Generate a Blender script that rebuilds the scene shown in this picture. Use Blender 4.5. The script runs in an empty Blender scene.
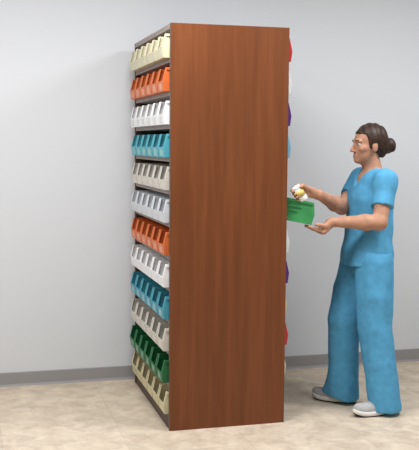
import bpy, bmesh, math
import numpy as np
from mathutils import Vector, Matrix

scn = bpy.context.scene
COL = scn.collection
V3 = Vector

# ------------------------------------------------------------------ helpers
def lin(c):
    return tuple(((v / 255) / 12.92 if v / 255 <= .04045 else ((v / 255 + .055) / 1.055) ** 2.4) for v in c) + (1,)

def mat(name, rgb, rough=.5, spec=.4, sss=0, var=0, vscale=8):
    m = bpy.data.materials.new(name); m.use_nodes = True
    nt = m.node_tree; b = nt.nodes['Principled BSDF']
    b.inputs['Base Color'].default_value = lin(rgb)
    b.inputs['Roughness'].default_value = rough
    b.inputs['Specular IOR Level'].default_value = spec
    if sss:
        b.inputs['Subsurface Weight'].default_value = sss
        b.inputs['Subsurface Radius'].default_value = (.012, .005, .003)
        b.inputs['Subsurface Scale'].default_value = 1
    if var:
        tc = nt.nodes.new('ShaderNodeTexCoord'); n = nt.nodes.new('ShaderNodeTexNoise')
        n.inputs['Scale'].default_value = vscale; n.inputs['Detail'].default_value = 5
        r = nt.nodes.new('ShaderNodeValToRGB')
        r.color_ramp.elements[0].position = .3; r.color_ramp.elements[1].position = .7
        r.color_ramp.elements[0].color = lin([max(0, v * (1 - var)) for v in rgb])
        r.color_ramp.elements[1].color = lin([min(255, v * (1 + var)) for v in rgb])
        nt.links.new(tc.outputs['Object'], n.inputs['Vector']); nt.links.new(n.outputs['Fac'], r.inputs['Fac'])
        nt.links.new(r.outputs['Color'], b.inputs['Base Color'])
    return m

def obj(name, me, m=None, parent=None, loc=(0, 0, 0)):
    if isinstance(me, bmesh.types.BMesh):
        bm = me; bmesh.ops.recalc_face_normals(bm, faces=bm.faces)
        me = bpy.data.meshes.new(name); bm.to_mesh(me); bm.free()
    o = bpy.data.objects.new(name, me); COL.objects.link(o)
    if m and not me.materials: me.materials.append(m)
    o.location = loc
    if parent: o.parent = parent
    return o

def tag(o, label, cat, group=None):
    o['label'] = label; o['category'] = cat
    if group: o['group'] = group
    return o

def struct(name, bm, m):
    o = obj(name, bm, m); o['kind'] = 'structure'; return o

def box(bm, x0, x1, y0, y1, z0, z1, bev=0):
    vs = [bm.verts.new((x, y, z)) for x in (x0, x1) for y in (y0, y1) for z in (z0, z1)]
    fs = [bm.faces.new([vs[i] for i in f]) for f in ((0, 1, 3, 2), (4, 6, 7, 5), (0, 4, 5, 1), (2, 3, 7, 6), (0, 2, 6, 4), (1, 5, 7, 3))]
    if bev:
        es = list({e for f in fs for e in f.edges})
        bmesh.ops.bevel(bm, geom=es, offset=bev, segments=2, affect='EDGES', profile=.5)
    return bm

def BX(*a, **k):
    return box(bmesh.new(), *a, **k)

def lathe(profile, n=32):
    bm = bmesh.new(); rings = []
    for r, z in profile:
        rings.append([bm.verts.new((r * math.cos(2 * math.pi * i / n), r * math.sin(2 * math.pi * i / n), z)) for i in range(n)])
    for a, b in zip(rings, rings[1:]):
        for i in range(n):
            bm.faces.new((a[i], a[(i + 1) % n], b[(i + 1) % n], b[i]))
    bm.faces.new(rings[0][::-1]); bm.faces.new(rings[-1])
    return bm

def smooth(o):
    for p in o.data.polygons: p.use_smooth = True
    return o

# ------------------------------------------------------------------ materials
def wood_mat(name, dark, mid, light):
    m = bpy.data.materials.new(name); m.use_nodes = True; nt = m.node_tree; L = nt.links
    b = nt.nodes['Principled BSDF']; b.inputs['Roughness'].default_value = .42; b.inputs['Specular IOR Level'].default_value = .3
    tc = nt.nodes.new('ShaderNodeTexCoord')
    def noise(sc, scale, det, dist=0):
        mp = nt.nodes.new('ShaderNodeMapping'); mp.inputs['Scale'].default_value = sc
        n = nt.nodes.new('ShaderNodeTexNoise'); n.inputs['Scale'].default_value = scale; n.inputs['Detail'].default_value = det
        n.inputs['Distortion'].default_value = dist
        L.new(tc.outputs['Object'], mp.inputs['Vector']); L.new(mp.outputs['Vector'], n.inputs['Vector']); return n
    a = noise((1, 1, .05), 26, 4, .4); f = noise((1, 1, .025), 150, 3); k = noise((1, 1, .22), 3.2, 3, 1.2)
    add = nt.nodes.new('ShaderNodeMath'); add.operation = 'MULTIPLY_ADD'; add.inputs[1].default_value = .45
    L.new(f.outputs['Fac'], add.inputs[0]); L.new(a.outputs['Fac'], add.inputs[2])
    add2 = nt.nodes.new('ShaderNodeMath'); add2.operation = 'MULTIPLY_ADD'; add2.inputs[1].default_value = .35
    L.new(k.outputs['Fac'], add2.inputs[0]); L.new(add.outputs[0], add2.inputs[2])
    r = nt.nodes.new('ShaderNodeValToRGB'); e = r.color_ramp.elements
    e[0].position = .62; e[0].color = lin(dark); e[1].position = 1.0; e[1].color = lin(light)
    x = e.new(.84); x.color = lin(mid)
    sub = nt.nodes.new('ShaderNodeMath'); sub.operation = 'SUBTRACT'; sub.inputs[1].default_value = .06
    L.new(add2.outputs[0], sub.inputs[0]); L.new(sub.outputs[0], r.inputs['Fac']); L.new(r.outputs['Color'], b.inputs['Base Color'])
    return m

WOOD = wood_mat('cherry_laminate', (105, 57, 28), (112, 62, 32), (120, 67, 36))
PLINTH = wood_mat('dark_cherry_laminate', (54, 36, 27), (60, 40, 30), (68, 45, 34))
TAUPE = mat('taupe_laminate', (148, 134, 127), .5, .3, var=.04, vscale=20)
EDGE = mat('brown_edge_band', (98, 76, 66), .5, .3)

def wall_mat():
    m = bpy.data.materials.new('painted_wall'); m.use_nodes = True; nt = m.node_tree; b = nt.nodes['Principled BSDF']
    b.inputs['Base Color'].default_value = lin((212, 214, 217)); b.inputs['Roughness'].default_value = .75
    b.inputs['Specular IOR Level'].default_value = .25
    tc = nt.nodes.new('ShaderNodeTexCoord'); n = nt.nodes.new('ShaderNodeTexNoise'); n.inputs['Scale'].default_value = 220
    bp = nt.nodes.new('ShaderNodeBump'); bp.inputs['Strength'].default_value = .04; bp.inputs['Distance'].default_value = .002
    nt.links.new(tc.outputs['Object'], n.inputs['Vector']); nt.links.new(n.outputs['Fac'], bp.inputs['Height'])
    nt.links.new(bp.outputs['Normal'], b.inputs['Normal']); return m

def floor_mat(T, ox, oy):
    m = bpy.data.materials.new('stone_tile'); m.use_nodes = True; nt = m.node_tree; L = nt.links; N = nt.nodes
    b = N['Principled BSDF']; b.inputs['Roughness'].default_value = .5; b.inputs['Specular IOR Level'].default_value = .35
    tc = N.new('ShaderNodeTexCoord')
    mp = N.new('ShaderNodeMapping'); mp.inputs['Location'].default_value = (-ox / T, -oy / T, 0); mp.inputs['Scale'].default_value = (1 / T, 1 / T, 1)
    L.new(tc.outputs['Object'], mp.inputs['Vector'])
    br = N.new('ShaderNodeTexBrick'); br.offset = 0; br.squash = 1
    br.inputs['Scale'].default_value = 1; br.inputs['Brick Width'].default_value = 1; br.inputs['Row Height'].default_value = 1
    br.inputs['Mortar Size'].default_value = .0035; br.inputs['Mortar Smooth'].default_value = .3
    br.inputs['Color1'].default_value = (.485, .485, .485, 1); br.inputs['Color2'].default_value = (.515, .515, .515, 1); br.inputs['Mortar'].default_value = (.40, .40, .40, 1)
    L.new(mp.outputs['Vector'], br.inputs['Vector'])
    def noise(s, d, dist=0):
        n = N.new('ShaderNodeTexNoise'); n.inputs['Scale'].default_value = s; n.inputs['Detail'].default_value = d; n.inputs['Distortion'].default_value = dist
        L.new(tc.outputs['Object'], n.inputs['Vector']); return n
    n1 = noise(9, 8, .6); n2 = noise(38, 4)
    mx = N.new('ShaderNodeMath'); mx.operation = 'MULTIPLY_ADD'; mx.inputs[1].default_value = .35
    L.new(n2.outputs['Fac'], mx.inputs[0]); L.new(n1.outputs['Fac'], mx.inputs[2])
    r = N.new('ShaderNodeValToRGB'); e = r.color_ramp.elements
    e[0].position = .48; e[0].color = lin((184, 167, 147)); e[1].position = .88; e[1].color = lin((214, 198, 176))
    L.new(mx.outputs[0], r.inputs['Fac'])
    ml = N.new('ShaderNodeMix'); ml.data_type = 'RGBA'; ml.blend_type = 'MULTIPLY'; ml.inputs['Factor'].default_value = 1
    g = N.new('ShaderNodeMix'); g.data_type = 'RGBA'; g.blend_type = 'ADD'; g.inputs['Factor'].default_value = 1
    L.new(br.outputs['Color'], g.inputs['A']); L.new(br.outputs['Color'], g.inputs['B'])
    L.new(r.outputs['Color'], ml.inputs['A']); L.new(g.outputs['Result'], ml.inputs['B'])
    L.new(ml.outputs['Result'], b.inputs['Base Color'])
    return m

# ------------------------------------------------------------------ setting
YW = 1.10
struct('floor', BX(-5, 6, -7, YW + .1, -.05, 0), floor_mat(.61, -.255, .30))
struct('wall_back', BX(-5, 6, YW, YW + .1, 0, 3.0), wall_mat())
bm = bmesh.new()
prof = [(YW, .088), (YW - .004, .088), (YW - .006, .084), (YW - .006, .014), (YW - .012, .003), (YW - .014, 0), (YW, 0)]
a = [bm.verts.new((-5, y, z)) for y, z in prof]; b_ = [bm.verts.new((6, y, z)) for y, z in prof]
for i in range(len(prof)):
    j = (i + 1) % len(prof); bm.faces.new((a[i], a[j], b_[j], b_[i]))
bm.faces.new(a); bm.faces.new(b_[::-1])
struct('baseboard_back', bm, mat('grey_vinyl_base', (150, 147, 146), .5, .3))

# ------------------------------------------------------------------ bin shelving unit
W, LEN, H = .641, 1.014, 2.13
PITCH, Z0, TP = .1703, .083, .025
unit = bpy.data.objects.new('bin_shelving', None); COL.objects.link(unit)
tag(unit, 'tall double-sided cherry wood bin shelving unit standing against the grey wall', 'shelving unit')
for y0 in (0, LEN - TP):
    p = obj('end_panel', BX(.0012, W - .0012, y0, y0 + TP, 0, H, bev=.0008), WOOD, unit)
    for x0 in (0, W - .0012):
        obj('edge_band', BX(x0, x0 + .0012, y0 + .0008, y0 + TP - .0008, 0, H - .001), EDGE, p)
for y0 in (TP, LEN - TP - .0012):  # added thin sheets; shade inside the end panels put into their dark brown
    obj('inner_shade_sheet', BX(.002, W - .002, y0, y0 + .0012, Z0 - .02, H - .029), mat('inner_shade_brown', (84, 68, 60), .6, .2), unit)
obj('top_panel', BX(.0, W, TP, LEN - TP, H - .028, H - .001, bev=.001), TAUPE, unit)
obj('plinth', BX(.004, W - .004, TP, LEN - TP, 0, Z0 - .022), PLINTH, unit)
obj('divider_panel', BX(W / 2 - .008, W / 2 + .008, TP, LEN - TP, Z0, H - .028), TAUPE, unit)
for j in range(12):
    z = Z0 + PITCH * j
    # one board per level, front edges flush with the end panels on both sides
    bm = BX(.003, W - .003, TP, LEN - TP, z - .022, z, bev=.001)
    obj('shelf', bm, PLINTH if j == 0 else TAUPE, unit)

# ------------------------------------------------------------------ plastic bins (front faces -x, origin at bottom of the front lip)
BD, BW, BH, BL = .285, .148, .122, .054
def bin_body():
    bm = bmesh.new(); t = .003; wf = BW / 2 - .016; wi = BW / 2 - t; wo = BW / 2; xt = .016
    P = {}
    def v(n, x, y, z):
        for s in (-1, 1): P[n, s] = bm.verts.new((x, s * y, z))
    v('A', .006, wo - .004, 0); v('N', 0, wo, BL); v('T', xt, wo, BH); v('R', BD, wo, BH); v('B', BD - .008, wo - .004, 0)
    v('Nw', 0, wf, BL); v('Nb', .005, wf, BL); v('Nc', .005, wi, BL)
    v('Tw', xt, wf, BH); v('Tb', xt + .005, wf, BH); v('Tc', xt + .005, wi, BH)
    v('Ri', BD - t, wi, BH); v('Ai', .010, wi - .004, t); v('Bi', BD - .008 - t, wi - .004, t)
    def q(*n): bm.faces.new([P[x] for x in n])
    q(('A', -1), ('A', 1), ('B', 1), ('B', -1)); q(('B', -1), ('B', 1), ('R', 1), ('R', -1))
    q(('A', -1), ('N', -1), ('Nw', -1), ('Nw', 1), ('N', 1), ('A', 1))
    q(('Nw', -1), ('Nb', -1), ('Nb', 1), ('Nw', 1))
    q(('Nb', -1), ('Nc', -1), ('Ai', -1), ('Ai', 1), ('Nc', 1), ('Nb', 1))
    q(('Ai', -1), ('Bi', -1), ('Bi', 1), ('Ai', 1)); q(('Bi', -1), ('Ri', -1), ('Ri', 1), ('Bi', 1))
    q(('R', -1), ('R', 1), ('Ri', 1), ('Ri', -1))
    for s in (-1, 1):
        q(('A', s), ('B', s), ('R', s), ('T', s), ('N', s))
        q(('N', s), ('T', s), ('Tw', s), ('Nw', s)); q(('Nw', s), ('Tw', s), ('Tb', s), ('Nb', s))
        q(('Nb', s), ('Tb', s), ('Tc', s), ('Nc', s)); q(('T', s), ('R', s), ('Ri', s), ('Tc', s), ('Tb', s), ('Tw', s))
        q(('Tc', s), ('Ri', s), ('Bi', s), ('Ai', s), ('Nc', s))
    bmesh.ops.recalc_face_normals(bm, faces=bm.faces)
    es = [e for e in bm.edges if e.calc_length() > .02]
    bmesh.ops.bevel(bm, geom=es, offset=.0011, segments=2, affect='EDGES', profile=.5)
    me = bpy.data.meshes.new('bin_body'); bm.to_mesh(me); bm.free(); return me

def bin_rim():
    bm = bmesh.new(); wo = BW / 2; e = .0058
    outer = [(.019, -wo - e), (BD + e, -wo - e), (BD + e, wo + e), (.019, wo + e)]
    inner = [(.019, -wo + .001), (BD - .001, -wo + .001), (BD - .001, wo - .001), (.019, wo - .001)]
    lo = [[bm.verts.new((x, y, z)) for x, y in P] for z in (BH - .013, BH - .0012) for P in (outer, inner)]
    o0, i0, o1, i1 = lo
    for i in range(3):
        bm.faces.new((o0[i], o0[i + 1], o1[i + 1], o1[i])); bm.faces.new((i0[i], i1[i], i1[i + 1], i0[i + 1]))
        bm.faces.new((o1[i], o1[i + 1], i1[i + 1], i1[i])); bm.faces.new((o0[i], i0[i], i0[i + 1], o0[i + 1]))
    for i in (0, 3): bm.faces.new((o0[i], o1[i], i1[i], i0[i]))
    bmesh.ops.recalc_face_normals(bm, faces=bm.faces)
    me = bpy.data.meshes.new('bin_rim'); bm.to_mesh(me); bm.free(); return me

def bin_rail(s, z, x0, x1):
    y = s * (BW / 2 - .0015)
    bm = BX(x0, x1, min(y, y + s * .0070), max(y, y + s * .0070), z, z + .010, bev=.0008)
    me = bpy.data.meshes.new('side_rail'); bm.to_mesh(me); bm.free(); return me

def bin_label():
    bm = BX(-.0009, .0002, -.029, .029, .009, .042)
    for v in bm.verts: v.co.x += .006 * (1 - v.co.z / BL)
    bmesh.ops.recalc_face_normals(bm, faces=bm.faces)
    me = bpy.data.meshes.new('bin_label'); bm.to_mesh(me); bm.free(); return me

BODY, RIM, LAB = bin_body(), bin_rim(), bin_label()
RAILS = [bin_rail(s, z, x0, BD - .012) for s in (-1, 1) for z, x0 in ((.080, .082), (.056, .102))]
PL = {}
def plastic(n, rgb):
    PL[n] = mat(n + '_plastic', rgb, .42, .4)
for n, c in dict(cream=(214, 206, 174), orange=(206, 104, 50), white=(236, 236, 236), turquoise=(78, 164, 180), greige=(206, 200, 190),
                 grey=(208, 211, 215), green=(26, 100, 58), ivory=(206, 196, 158), red=(200, 48, 52), purple=(92, 40, 122),
                 blue=(120, 178, 206), teal=(70, 152, 172), bright=(66, 156, 92)).items(): plastic(n, c)
LB = {n: mat('label_paper_' + n, c, .6, .2) for n, c in dict(cream=(206, 204, 184), orange=(222, 160, 128), white=(214, 214, 212), turquoise=(146, 192, 190),
      greige=(214, 208, 198), teal=(150, 192, 198), green=(128, 172, 142)).items()}

def make_bin(colour, labelled, parent_name='storage_bin', rails=True, lab=None):
    r = obj(parent_name, BODY); parts = [r]
    r2 = obj('rim', RIM, None, r); parts.append(r2)
    if rails:
        for m in RAILS: parts.append(obj('side_rail', m, None, r))
    for o in parts:
        if not o.data.materials: o.data.materials.append(None)
        o.material_slots[0].link = 'OBJECT'; o.material_slots[0].material = PL[colour]
    if labelled:
        l = obj('label', LAB, None, r)
        if not LAB.materials: LAB.materials.append(None)
        l.material_slots[0].link = 'OBJECT'; l.material_slots[0].material = LB[lab or colour]
    return r

def dup(root):
    c = root.copy(); COL.objects.link(c)
    for ch in root.children:
        d = ch.copy(); COL.objects.link(d); d.parent = c
    return c

IN = (LEN - 2 * TP) / 6
PROT = [.035, .034, .034, .027, .025, .027, .029, .035, .031, .034, .035, .026]
POS = ['nearest the wood end panel', 'second from the wood end panel', 'third from the wood end panel', 'fourth from the wood end panel',
       'fifth from the wood end panel', 'farthest from the wood end panel']
ROWS = [  # top to bottom: plastic, word, row phrase, label paper
    ('cream', 'cream', 'top cream row', 'cream'), ('orange', 'orange', 'upper orange row', 'orange'), ('white', 'white', 'upper white row', 'white'),
    ('turquoise', 'turquoise', 'upper turquoise row', 'turquoise'), ('greige', 'beige-grey', 'upper beige-grey row', 'greige'),
    ('grey', 'pale grey', 'middle pale grey row', None), ('orange', 'orange', 'lower orange row', 'orange'), ('white', 'white', 'lower white row', None),
    ('teal', 'turquoise', 'lower turquoise row', 'teal'), ('greige', 'beige-grey', 'lower beige-grey row', 'greige'),
    ('green', 'dark green', 'green row', 'green'), ('ivory', 'cream', 'bottom cream row', None)]
for ri, (c, word, row, lp) in enumerate(ROWS):
    z = Z0 + PITCH * (11 - ri)
    proto = None
    for k in range(6):
        if proto is None: proto = o = make_bin(c, lp is not None, rails=False, lab=lp)
        else: o = dup(proto)
        j = ((ri * 7 + k * 5) % 5 - 2)
        o.location = (-PROT[ri] + .0012 * j, TP + IN * (k + .5), z)
        tag(o, f'{word} plastic bin {POS[k]} in the {row}', 'storage bin', f'bins in the {row}')

RIGHT = [(0, 'red', 'red bin just past the panel\'s right edge, at the very top', 'red'), (1, 'white', 'white bin past the panel\'s right edge, just under the top red bin', 'white'),
         (2, 'purple', 'upper purple bin past the right edge of the wood panel', 'purple'), (3, 'blue', 'light blue bin past the right edge of the wood panel', 'blue'),
         (6, 'white', 'white bin past the panel\'s right edge, just under the held green bin', 'white'), (7, 'purple', 'lower purple bin past the right edge of the wood panel', 'purple'),
         (8, 'cream', 'cream bin past the panel\'s right edge, between lower purple and lower red', 'cream'), (9, 'red', 'lower red bin past the right edge of the wood panel', 'red'),
         (10, 'cream', 'cream bin past the panel\'s right edge, under the lower red bin', 'cream')]
for ri, c, lab, w in RIGHT:
    o = make_bin(c, False, rails=False)
    o.location = (W + (.021 if ri in (8, 10) else .030), TP + IN * .5, Z0 + PITCH * (11 - ri)); o.rotation_euler = (0, 0, math.pi)
    tag(o, lab, 'storage bin', 'bins on the far side of the shelving')

g = make_bin('bright', False)
tilt = math.radians(11)
Rm = Matrix.Rotation(tilt, 4, 'Y') @ Matrix.Rotation(math.pi, 4, 'Z')
g.rotation_euler = Rm.to_euler()
fb = V3((.797, TP + IN * .5, 1.0805)) - (Rm @ V3((.006, 0, 0)))
g.location = fb
tag(g, 'bright green bin pulled half out of the shelf, held by a hand underneath', 'storage bin')

# ------------------------------------------------------------------ pill bottle in the upper hand
bt, bb = V3((.687, -.004, 1.293)), V3((.738, -.004, 1.222))
ax = (bt - bb); BLn = ax.length; rot = ax.normalized().to_track_quat('Z', 'Y')
root = bpy.data.objects.new('pill_bottle', None); COL.objects.link(root); root.location = bb; root.rotation_mode = 'QUATERNION'; root.rotation_quaternion = rot
tag(root, 'small white plastic bottle with a yellow label held above the green bin', 'bottle')
WP = mat('bottle_plastic', (240, 240, 238), .35, .5); YL = mat('yellow_label', (226, 204, 120), .5, .3); BRN = mat('brown_print', (150, 108, 60), .6, .2); GB = mat('grey_base', (120, 132, 130), .5, .3)
R_ = .0242
smooth(obj('body', lathe([(.020, .0), (.023, .002), (R_, .006), (R_, .068), (.0232, .071), (.021, .072), (.021, .0735)]), WP, root))
smooth(obj('label', lathe([(R_ + .0001, .031), (R_ + .0006, .031), (R_ + .0006, .066), (R_ + .0001, .066)], 40), YL, root))
smooth(obj('label_band', lathe([(R_ + .0001, .0275), (R_ + .0007, .0275), (R_ + .0007, .0312), (R_ + .0001, .0312)], 40), BRN, root))
bm = lathe([(.0218, .073), (.0228, .0738), (.0228, BLn - .003), (.0205, BLn)], 40)
for v in bm.verts:
    if 0.0735 < v.co.z < BLn - .001 and (round(math.atan2(v.co.y, v.co.x) / (2 * math.pi) * 40) % 2): v.co.xy *= .96
obj('cap', bm, WP, root)

# ------------------------------------------------------------------ implicit surfaces for the figure
class SDF:
    def __init__(s, lo, hi, h):
        s.lo = np.array(lo, np.float32); s.h = h
        s.n = np.ceil((np.array(hi) - s.lo) / h).astype(int) + 1
        s.f = np.full(s.n, .08, np.float32)
    def region(s, mn, mx, pad):
        a = np.clip(np.floor((np.array(mn) - pad - s.lo) / s.h).astype(int), 0, s.n - 1)
        b = np.clip(np.ceil((np.array(mx) + pad - s.lo) / s.h).astype(int) + 1, 1, s.n)
        sl = tuple(slice(i, j) for i, j in zip(a, b))
        g = [(s.lo[i] + s.h * np.arange(a[i], b[i], dtype=np.float32)) for i in range(3)]
        return sl, np.meshgrid(*g, indexing='ij', sparse=True)
    def mix(s, sl, d, k):
        f = s.f[sl]
        if k > 0:
            hh = np.clip(.5 + .5 * (f - d) / k, 0, 1); s.f[sl] = f * (1 - hh) + d * hh - k * hh * (1 - hh)
        else: s.f[sl] = np.minimum(f, d)
    def cap(s, a, b, ra, rb, k=.01, sq=(1, 1, 1)):
        a = np.array(a, float); b = np.array(b, float); sq = np.array(sq, float); r = max(ra, rb)
        sl, (X, Y, Z) = s.region(np.minimum(a, b) - r / sq.min(), np.maximum(a, b) + r / sq.min(), .03)
        A = a * sq; D = (b - a) * sq; L2 = max((D * D).sum(), 1e-9)
        px, py, pz = X * sq[0] - A[0], Y * sq[1] - A[1], Z * sq[2] - A[2]
        t = np.clip((px * D[0] + py * D[1] + pz * D[2]) / L2, 0, 1)
        d = np.sqrt((px - t * D[0]) ** 2 + (py - t * D[1]) ** 2 + (pz - t * D[2]) ** 2) - (ra + (rb - ra) * t)
        s.mix(sl, (d / sq.max()).astype(np.float32), k)
    def ell(s, c, r, k=.01, R=None):
        c = np.array(c, float); r = np.array(r, float); m = r.max()
        sl, (X, Y, Z) = s.region(c - m, c + m, .03)
        X, Y, Z = X - c[0], Y - c[1], Z - c[2]
        if R is not None:
            M = np.array(R).T
            X, Y, Z = (M[0, 0] * X + M[0, 1] * Y + M[0, 2] * Z, M[1, 0] * X + M[1, 1] * Y + M[1, 2] * Z, M[2, 0] * X + M[2, 1] * Y + M[2, 2] * Z)
        q = np.sqrt((X / r[0]) ** 2 + (Y / r[1]) ** 2 + (Z / r[2]) ** 2)
        q2 = np.sqrt((X / r[0] ** 2) ** 2 + (Y / r[1] ** 2) ** 2 + (Z / r[2] ** 2) ** 2) + 1e-6
        s.mix(sl, (q * (q - 1) / q2).astype(np.float32), k)
    def chain(s, pts, rad, k=.01, sq=(1, 1, 1)):
        for i in range(len(pts) - 1): s.cap(pts[i], pts[i + 1], rad[i], rad[i + 1], k, sq)
    def cut(s, fn, k=.004):       # keep where fn(X,Y,Z) < 0
        g = [(s.lo[i] + s.h * np.arange(s.n[i], dtype=np.float32)) for i in range(3)]
        X, Y, Z = np.meshgrid(*g, indexing='ij', sparse=True)
        s.f = np.maximum(s.f, (fn(X, Y, Z) + np.zeros_like(s.f)).astype(np.float32))
    def add(s, fn):
        g = [(s.lo[i] + s.h * np.arange(s.n[i], dtype=np.float32)) for i in range(3)]
        X, Y, Z = np.meshgrid(*g, indexing='ij', sparse=True)
        s.f = (s.f + fn(X, Y, Z)).astype(np.float32)
    def mesh(s, name):
        f = s.f; neg = f < 0
        c = np.zeros(np.array(f.shape) - 1, np.uint8)
        for dx in (0, 1):
            for dy in (0, 1):
                for dz in (0, 1): c += neg[dx:dx + c.shape[0], dy:dy + c.shape[1], dz:dz + c.shape[2]]
        act = (c > 0) & (c < 8); idx = np.argwhere(act); ids = np.full(c.shape, -1, np.int32); ids[act] = np.arange(len(idx))
        P = np.zeros((len(idx), 3)); n = np.zeros(len(idx))
        corners = [(a, b, d) for a in (0, 1) for b in (0, 1) for d in (0, 1)]
        for a in corners:
            for ax in range(3):
                if a[ax]: continue
                b = list(a); b[ax] = 1
                fa = f[idx[:, 0] + a[0], idx[:, 1] + a[1], idx[:, 2] + a[2]]; fb_ = f[idx[:, 0] + b[0], idx[:, 1] + b[1], idx[:, 2] + b[2]]
                m = (fa < 0) != (fb_ < 0); t = fa[m] / (fa[m] - fb_[m]); q = np.tile(np.array(a, float), (m.sum(), 1)); q[:, ax] += t
                P[m] += q; n[m] += 1
        P = (P / n[:, None] + idx) * s.h + s.lo
        F = []
        for ax in range(3):
            u, w = [(1, 2), (2, 0), (0, 1)][ax]
            sh = list(f.shape); sh[ax] -= 1
            a = neg[tuple(slice(0, sh[i]) if i == ax else slice(0, None) for i in range(3))]
            b = neg[tuple(slice(1, None) if i == ax else slice(0, None) for i in range(3))]
            for val in (True, False):
                e = np.argwhere((a != b) & (a == val)); e = e[(e[:, u] > 0) & (e[:, w] > 0) & (e[:, u] < f.shape[u] - 1) & (e[:, w] < f.shape[w] - 1)]
                def cell(du, dw):
                    q = e.copy(); q[:, u] -= du; q[:, w] -= dw; return ids[q[:, 0], q[:, 1], q[:, 2]]
                Q = np.stack([cell(1, 1), cell(0, 1), cell(0, 0), cell(1, 0)], 1)
                F.append(Q if val else Q[:, ::-1])
        F = np.concatenate(F)
        me = bpy.data.meshes.new(name); me.from_pydata(P.tolist(), [], F.tolist()); me.update()
        for p in me.polygons: p.use_smooth = True
        return me

def relax(o, it, f=.5):
    bm = bmesh.new(); bm.from_mesh(o.data)
    for _ in range(it): bmesh.ops.smooth_vert(bm, verts=bm.verts, factor=f, use_axis_x=True, use_axis_y=True, use_axis_z=True)
    bm.to_mesh(o.data); bm.free()

def largest(me):
    bm = bmesh.new(); bm.from_mesh(me); seen = set(); best = []
    for v in bm.verts:
        if v in seen: continue
        st = [v]; seen.add(v); comp = []
        while st:
            x = st.pop(); comp.append(x)
            for e in x.link_edges:
                y = e.other_vert(x)
                if y not in seen: seen.add(y); st.append(y)
        if len(comp) > len(best): best = comp
    keep = set(best)
    bmesh.ops.delete(bm, geom=[v for v in bm.verts if v not in keep], context='VERTS')
    bm.to_mesh(me); bm.free(); return me

# ------------------------------------------------------------------ the person (faces -x; right side is +y)
SKIN = mat('skin', (182, 134, 108), .5, .35, sss=.15, var=.05, vscale=30)
SCRUB = mat('teal_scrubs', (84, 154, 192), .8, .15, var=.05, vscale=25)
HAIR = mat('dark_brown_hair', (52, 36, 28), .5, .3, var=.25, vscale=60)

hipc = V3((1.205, .18, .90))
shR, shL = V3((1.225, .335, 1.318)), V3((1.225, .015, 1.318))
elR, elL = V3((1.062, .235, 1.160)), V3((1.165, -.045, 1.095))
wrR, wrL = V3((.842, .055, 1.246)), V3((.918, .045, 1.094))
hdc = V3((1.185, .165, 1.515))
hipR, knR, anR = V3((1.19, .262, .86)), V3((1.103, .255, .50)), V3((1.112, .285, .09))
hipL, knL, anL = V3((1.20, .09, .86)), V3((1.205, .065, .48)), V3((1.25, .02, .09))

B = SDF((.63, -.16, .02), (1.42, .46, 1.66), .0032)
# trunk
B.chain([hipc, (1.21, .18, 1.04), (1.215, .18, 1.20), (1.22, .178, 1.28)], [.115, .10, .112, .105], .03, (1.15, .86, 1))
B.cap(shR, shL, .055, .055, .04)
B.chain([(1.225, .175, 1.31), (1.215, .172, 1.39), (1.20, .168, 1.46)], [.065, .05, .048], .02)
# head
B.ell(hdc + V3((.012, 0, .028)), (.092, .073, .085), .02)
B.ell(hdc + V3((-.028, 0, -.045)), (.055, .052, .062), .03)
B.cap(hdc + V3((-.066, 0, -.083)), hdc + V3((-.060, 0, -.08)), .018, .02, .02)
B.cap(hdc + V3((-.080, 0, .012)), hdc + V3((-.100, 0, -.028)), .007, .011, .012)
for s in (-1, 1):
    B.cap(hdc + V3((-.092, s * .010, -.032)), hdc + V3((-.088, s * .011, -.032)), .007, .007, .006)
    B.cap(hdc + V3((-.072, s * .042, .024)), hdc + V3((-.080, s * .016, .026)), .008, .008, .012)
    B.ell(hdc + V3((.008, s * .074, -.008)), (.017, .009, .030), .006)
    B.cap(hdc + V3((-.060, s * .042, -.02)), hdc + V3((-.045, s * .048, -.015)), .010, .010, .025)
B.cap(hdc + V3((-.078, -.018, -.058)), hdc + V3((-.078, .018, -.058)), .006, .006, .006)
B.cap(hdc + V3((-.081, 0, -.056)), hdc + V3((-.081, 0, -.056)), .008, .008, .006)
B.cap(hdc + V3((-.079, -.012, -.067)), hdc + V3((-.079, .012, -.067)), .007, .007, .005)
# arms
for sh, el, wr in ((shR, elR, wrR), (shL, elL, wrL)):
    B.chain([sh, sh.lerp(el, .45), el], [.05, .045, .040], .02)
    B.chain([el, el.lerp(wr, .3), wr], [.040, .042, .0255], .02)
# legs
for h_, k_, a_ in ((hipR, knR, anR), (hipL, knL, anL)):
    B.chain([h_, h_.lerp(k_, .5), k_, k_.lerp(a_, .35), a_], [.075, .068, .052, .05, .035], .02)

def finger(pts, r0, r1):
    n = len(pts); B.chain(pts, [r0 + (r1 - r0) * i / (n - 1) for i in range(n)], .004)

# right hand: palm behind the bottle, fingers round its far side, thumb across its near shoulder
u = (bt - bb).normalized()                       # bottle axis, up-left
side = V3((-u.z, 0, u.x)).normalized()           # across the bottle, towards the shelf side
if side.x > 0: side = -side
back = V3((0, 1, 0)); c0 = bb + u * (BLn * .52)
def bp(along, ang, r):                           # point round the bottle: ang 0 = person side (right), 90 = behind, 180 = shelf side
    a_ = math.radians(ang); return c0 + u * along + (-side) * (math.cos(a_) * r) + back * (math.sin(a_) * r)
pal = bp(-.002, 42, .043)
B.cap(wrR, wrR.lerp(pal, .5), .0255, .024, .015)
for i in range(4):
    B.cap(wrR + u * (.012 - .008 * i), bp(.030 - .019 * i, 52, .036), .017, .0135, .012)
for i, (rr, e_) in enumerate(((.0088, 196), (.0092, 204), (.009, 202), (.0078, 190))):
    al = .031 - .0195 * i
    finger([bp(al, 50, .037), bp(al, 95, .0335), bp(al, 140, .0325), bp(al, e_, .0305)], rr + .0012, rr - .0012)
B.cap(wrR.lerp(pal, .25) + V3((0, -.006, .004)), bp(.018, 2, .037), .017, .0125, .012)
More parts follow.
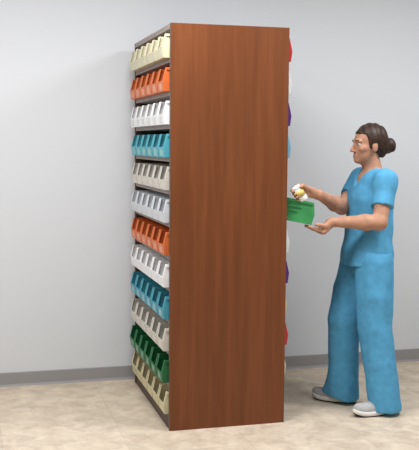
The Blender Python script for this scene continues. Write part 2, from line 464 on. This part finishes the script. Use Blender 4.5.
finger([bp(.016, 4, .040), bp(.026, -28, .034), bp(.030, -58, .0305)], .0115, .0085)

# left hand: palm up under the bin front, fingers beneath, thumb up the front
for i in range(4):
    yy = .028 + .0205 * i
    k0 = V3((.868 - (.004, .0, .002, .008)[i] + .004, yy, 1.040 + (.002, 0, 0, .003)[i]))
    B.cap(wrL + V3((0, -.012 + .008 * i, -.002)), k0, .020, .0155, .012)
    tip = V3((.781 + (.006, -.004, 0, .012)[i], yy + .010, 1.0715)); tip.z = 1.079 + (.797 - tip.x) * .19 - .0098
    md = V3((.829, yy + .004, 1.0525))
    finger([k0, md, tip], .0105, .0080)
B.cap(wrL + V3((-.006, -.014, .004)), V3((.875, .022, 1.074)), .022, .0165, .012)
finger([V3((.875, .022, 1.074)), V3((.848, .020, 1.079)), V3((.8225, .026, 1.082))], .0150, .0100)

person = obj('person', largest(B.mesh('person')), SKIN)
tag(person, 'person in teal scrubs holding a green bin and a white bottle by the shelving', 'person')
relax(person, 2, .4)
del B

# eyes, brows, lips
EYEW = mat('eye_white', (206, 196, 188), .3, .5); IRIS = mat('brown_iris', (60, 38, 26), .2, .5)
LIP = mat('lips', (178, 104, 96), .45, .35)
def ball(r, n=16):
    bm = bmesh.new(); bmesh.ops.create_uvsphere(bm, u_segments=n, v_segments=n // 2 + 2, radius=r); return bm
for s in (-1, 1):
    e = smooth(obj('eye', ball(.0115), EYEW, person, hdc + V3((-.0655, s * .030, .006))))
    smooth(obj('iris', ball(.0060), IRIS, e, (-.0068, 0, -.0018)))
    bm = BX(-.003, .003, -.015, .015, -.0022, .0022, bev=.0015)
    for v in bm.verts: v.co.x += v.co.y ** 2 * 14; v.co.z -= v.co.y ** 2 * 10
    o = obj('eyebrow', bm, HAIR, person, hdc + V3((-.0855, s * .030, .030))); o.rotation_euler = (0, 0, -s * .35)

def lip(h):
    bm = bmesh.new(); bmesh.ops.create_uvsphere(bm, u_segments=16, v_segments=10, radius=1)
    for v in bm.verts: v.co = V3((v.co.x * .0075 + abs(v.co.y) ** 2 * .008, v.co.y * .024, v.co.z * h * (1 - .35 * v.co.y ** 2)))
    return bm
m_ = smooth(obj('lips', lip(.0048), LIP, person, hdc + V3((-.0815, 0, -.0545))))
smooth(obj('lower_lip', lip(.0055), LIP, m_, (.0012, 0, -.0092)))

# scrub top
T = SDF((.98, -.14, .78), (1.40, .48, 1.46), .006)
for sh, el in ((shR, elR), (shL, elL)):
    T.cap(sh, sh.lerp(el, .80), .060, .060, .03)
for sh, el in ((shR, elR), (shL, elL)):
    d = (el - sh).normalized(); q = sh.lerp(el, .62)
    T.cut(lambda X, Y, Z: np.where((X - q.x) ** 2 + (Y - q.y) ** 2 + (Z - q.z) ** 2 < .11 ** 2, (X - q.x) * d.x + (Y - q.y) * d.y + (Z - q.z) * d.z, -1))
T.chain([(1.193, .18, .80), (1.20, .18, .90), (1.21, .18, 1.04), (1.212, .18, 1.20), (1.222, .178, 1.27)], [.156, .151, .137, .140, .122], .012, (1.12, .84, 1))
T.cap(shR, shL, .060, .060, .05)
T.cap((1.225, .175, 1.31), (1.218, .173, 1.375), .078, .060, .03)
T.add(lambda X, Y, Z: .002 * np.sin(Z * 38 + 19 * Y + 15 * X) * np.clip((1.25 - Z) * 4, 0, 1) + .003 * np.sin(Y * 60 + X * 30 + Z * 6))
T.cut(lambda X, Y, Z: .835 - Z + .01 * (X - 1.17))
# V neck
def vneck(X, Y, Z):
    y = np.abs(Y - .175)
    front = np.where(X < 1.215, (Z - 1.285) - y * 1.5, (Z - 1.365) - y * .2)
    return np.where(y < .085, front, -1)
T.cut(vneck)
top = obj('scrub_top', largest(T.mesh('scrub_top')), SCRUB, person); relax(top, 4)

# scrub trousers
Pn = SDF((.93, -.12, .0), (1.40, .42, .98), .006)
Pn.chain([(1.203, .18, .93), (1.203, .18, .84)], [.128, .128], .03, (1.08, .84, 1))
Pn.chain([hipR, hipR.lerp(knR, .5), knR, knR.lerp(anR, .5), V3((1.115, .280, .03))], [.109, .105, .096, .090, .094], .006)
Pn.chain([hipL, hipL.lerp(knL, .5), knL, knL.lerp(anL, .5), V3((1.255, .015, .03))], [.109, .105, .095, .090, .094], .006)
Pn.cap((1.040, .325, .052), (1.10, .29, .16), .042, .06, .04)
Pn.add(lambda X, Y, Z: .0013 * np.sin(Z * 34 + 22 * X + 7 * Y) * np.clip((.9 - Z) * 5, 0, 1) + .003 * np.sin(46 * (X - Y) + Z * 4))
Pn.cut(lambda X, Y, Z: .020 + .35 * np.clip((1.10 - X), 0, .12) + .10 * np.clip(Y - .30, 0, .1) - Z)
pants = obj('scrub_trousers', largest(Pn.mesh('scrub_trousers')), SCRUB, person); relax(pants, 6)

# hair, gathered in a low bun
Hs = SDF((1.0, .0, 1.36), (1.40, .33, 1.68), .005)
Hs.ell(hdc + V3((.020, 0, .036)), (.098, .083, .092), .01)
Hs.ell(hdc + V3((.075, 0, -.01)), (.045, .065, .06), .03)
Hs.ell(hdc + V3((.128, 0, .0)), (.042, .046, .044), .015)
Hs.add(lambda X, Y, Z: .0022 * np.sin((X - 1.1) * 160 + 60 * np.abs(Y - .165) + 40 * Z))
def hairline(X, Y, Z):
    x = X - hdc.x; z = Z - hdc.z
    # remove the face: in front of a slanted line from the brow to behind the ear
    return np.where(z > .062, -x * .3 - .10, (-x - .005) + np.minimum(-(z - .062) * .0, 0)) + np.where(z > .062, 0, -.018 - z * .25)
Hs.cut(hairline)
hair = obj('hair', largest(Hs.mesh('hair')), HAIR, person); relax(hair, 1)

# sneakers
SHG = mat('grey_mesh_shoe', (172, 170, 168), .7, .2, var=.12, vscale=220); SOLE = mat('white_rubber_sole', (226, 224, 218), .5, .3); DK = mat('black_outsole', (34, 32, 32), .6, .3); LACE = mat('pale_laces', (208, 206, 202), .7, .2)
def outline(n=40):
    pts = []
    for i in range(n):
        a_ = 2 * math.pi * i / n; x = math.cos(a_) * .132; w_ = .040 + .010 * math.cos(a_ - .3) if math.cos(a_) > -.2 else .036
        pts.append((x, math.sin(a_) * w_ * (1 - .12 * math.sin(a_) * math.cos(a_))))
    return pts
def shoe(loc, ang):
    toe = lambda x: max(0, (x - .06)) ** 2 * 3.2 + max(0, -x - .09) * .08
    def layer(prof):
        bm = bmesh.new(); rings = []
        for off, z in prof:
            rings.append([bm.verts.new((x * (1 + off / .132), y * (1 + off / .042), z(x) if callable(z) else z + toe(x))) for x, y in outline()])
        n = len(rings[0])
        for p, q in zip(rings, rings[1:]):
            for i in range(n): bm.faces.new((p[i], p[(i + 1) % n], q[(i + 1) % n], q[i]))
        bm.faces.new(rings[0][::-1]); bm.faces.new(rings[-1]); return bm
    topz = lambda f: (lambda x: toe(x) + .028 + f * (.030 + .034 * min(1, max(0, (.10 - x) / .13))))
    up = smooth(obj('sneaker', layer([(-.002, .022), (.001, topz(.15)), (-.001, topz(.5)), (-.009, topz(.8)), (-.020, topz(1.0)), (-.032, topz(1.05))]), SHG, person, loc))
    up.rotation_euler = (0, 0, ang)
    smooth(obj('sole', layer([(-.002, .006), (.003, .008), (.004, .018), (.002, .031), (-.003, .033)]), SOLE, up))
    obj('outsole', layer([(-.006, 0.0), (.001, .001), (.002, .008), (-.004, .009)]), DK, up)
    for i in range(4):
        x = .070 - .018 * i
        z = topz(1.0)(x) + .004
        bm = BX(-.004, .004, -.020, .020, -.002, .003, bev=.001)
        for v in bm.verts: v.co.z -= v.co.y ** 2 * 22
        l = obj('lace', bm, LACE, up, (x, 0, z))
    return up
fd = V3((-.80, .60, 0)).normalized()
tR = V3((.966, .400, 0))
shoe(tR - fd * .134, math.atan2(fd.y, fd.x))
shoe(V3((1.185, .012, 0)), math.pi + .12)

# ------------------------------------------------------------------ light
def area(name, loc, size, energy, rot=(0, 0, 0), col=(1, 1, 1)):
    l = bpy.data.lights.new(name, 'AREA'); l.shape = 'RECTANGLE'; l.size, l.size_y = size; l.energy = energy; l.color = col
    o = bpy.data.objects.new(name, l); COL.objects.link(o); o.location = loc; o.rotation_euler = rot; return o
area('ceiling_light', (-.5, -.75, 2.95), (1.2, .6), 64, col=(.985, .99, 1))
area('ceiling_light', (-2.6, -.5, 2.95), (1.2, .6), 52, col=(.985, .99, 1))
area('ceiling_light', (1.9, -.9, 2.95), (1.2, .6), 66, col=(.985, .99, 1))
area('ceiling_light', (-.8, -3.6, 2.95), (1.2, 1.2), 8, col=(.985, .99, 1))
w = bpy.data.worlds.new('room_ambient'); scn.world = w; w.use_nodes = True
w.node_tree.nodes['Background'].inputs['Color'].default_value = (.93, .97, 1, 1); w.node_tree.nodes['Background'].inputs['Strength'].default_value = .33

# ------------------------------------------------------------------ camera
f_, yaw, pitch, roll = 892.5, .2661, .0901, .0071
fw = V3((math.sin(yaw) * math.cos(pitch), math.cos(yaw) * math.cos(pitch), -math.sin(pitch)))
r = V3((math.cos(yaw), -math.sin(yaw), 0)); u_ = r.cross(fw)
r2 = r * math.cos(roll) + u_ * math.sin(roll); u2 = r2.cross(fw)
cd = bpy.data.cameras.new('camera'); cam = bpy.data.objects.new('camera', cd); COL.objects.link(cam)
M = Matrix((r2, u2, -fw)).transposed().to_4x4(); M.translation = (-1.0157, -4.5004, 1.5148); cam.matrix_world = M
cd.sensor_fit = 'HORIZONTAL'; cd.sensor_width = 36; cd.lens = f_ / 419 * 36; cd.clip_start = .05
scn.camera = cam
vs = scn.view_settings; vs.view_transform = 'Standard'; vs.look = 'None'; vs.exposure = 0; vs.gamma = 1; vs.use_curve_mapping = False
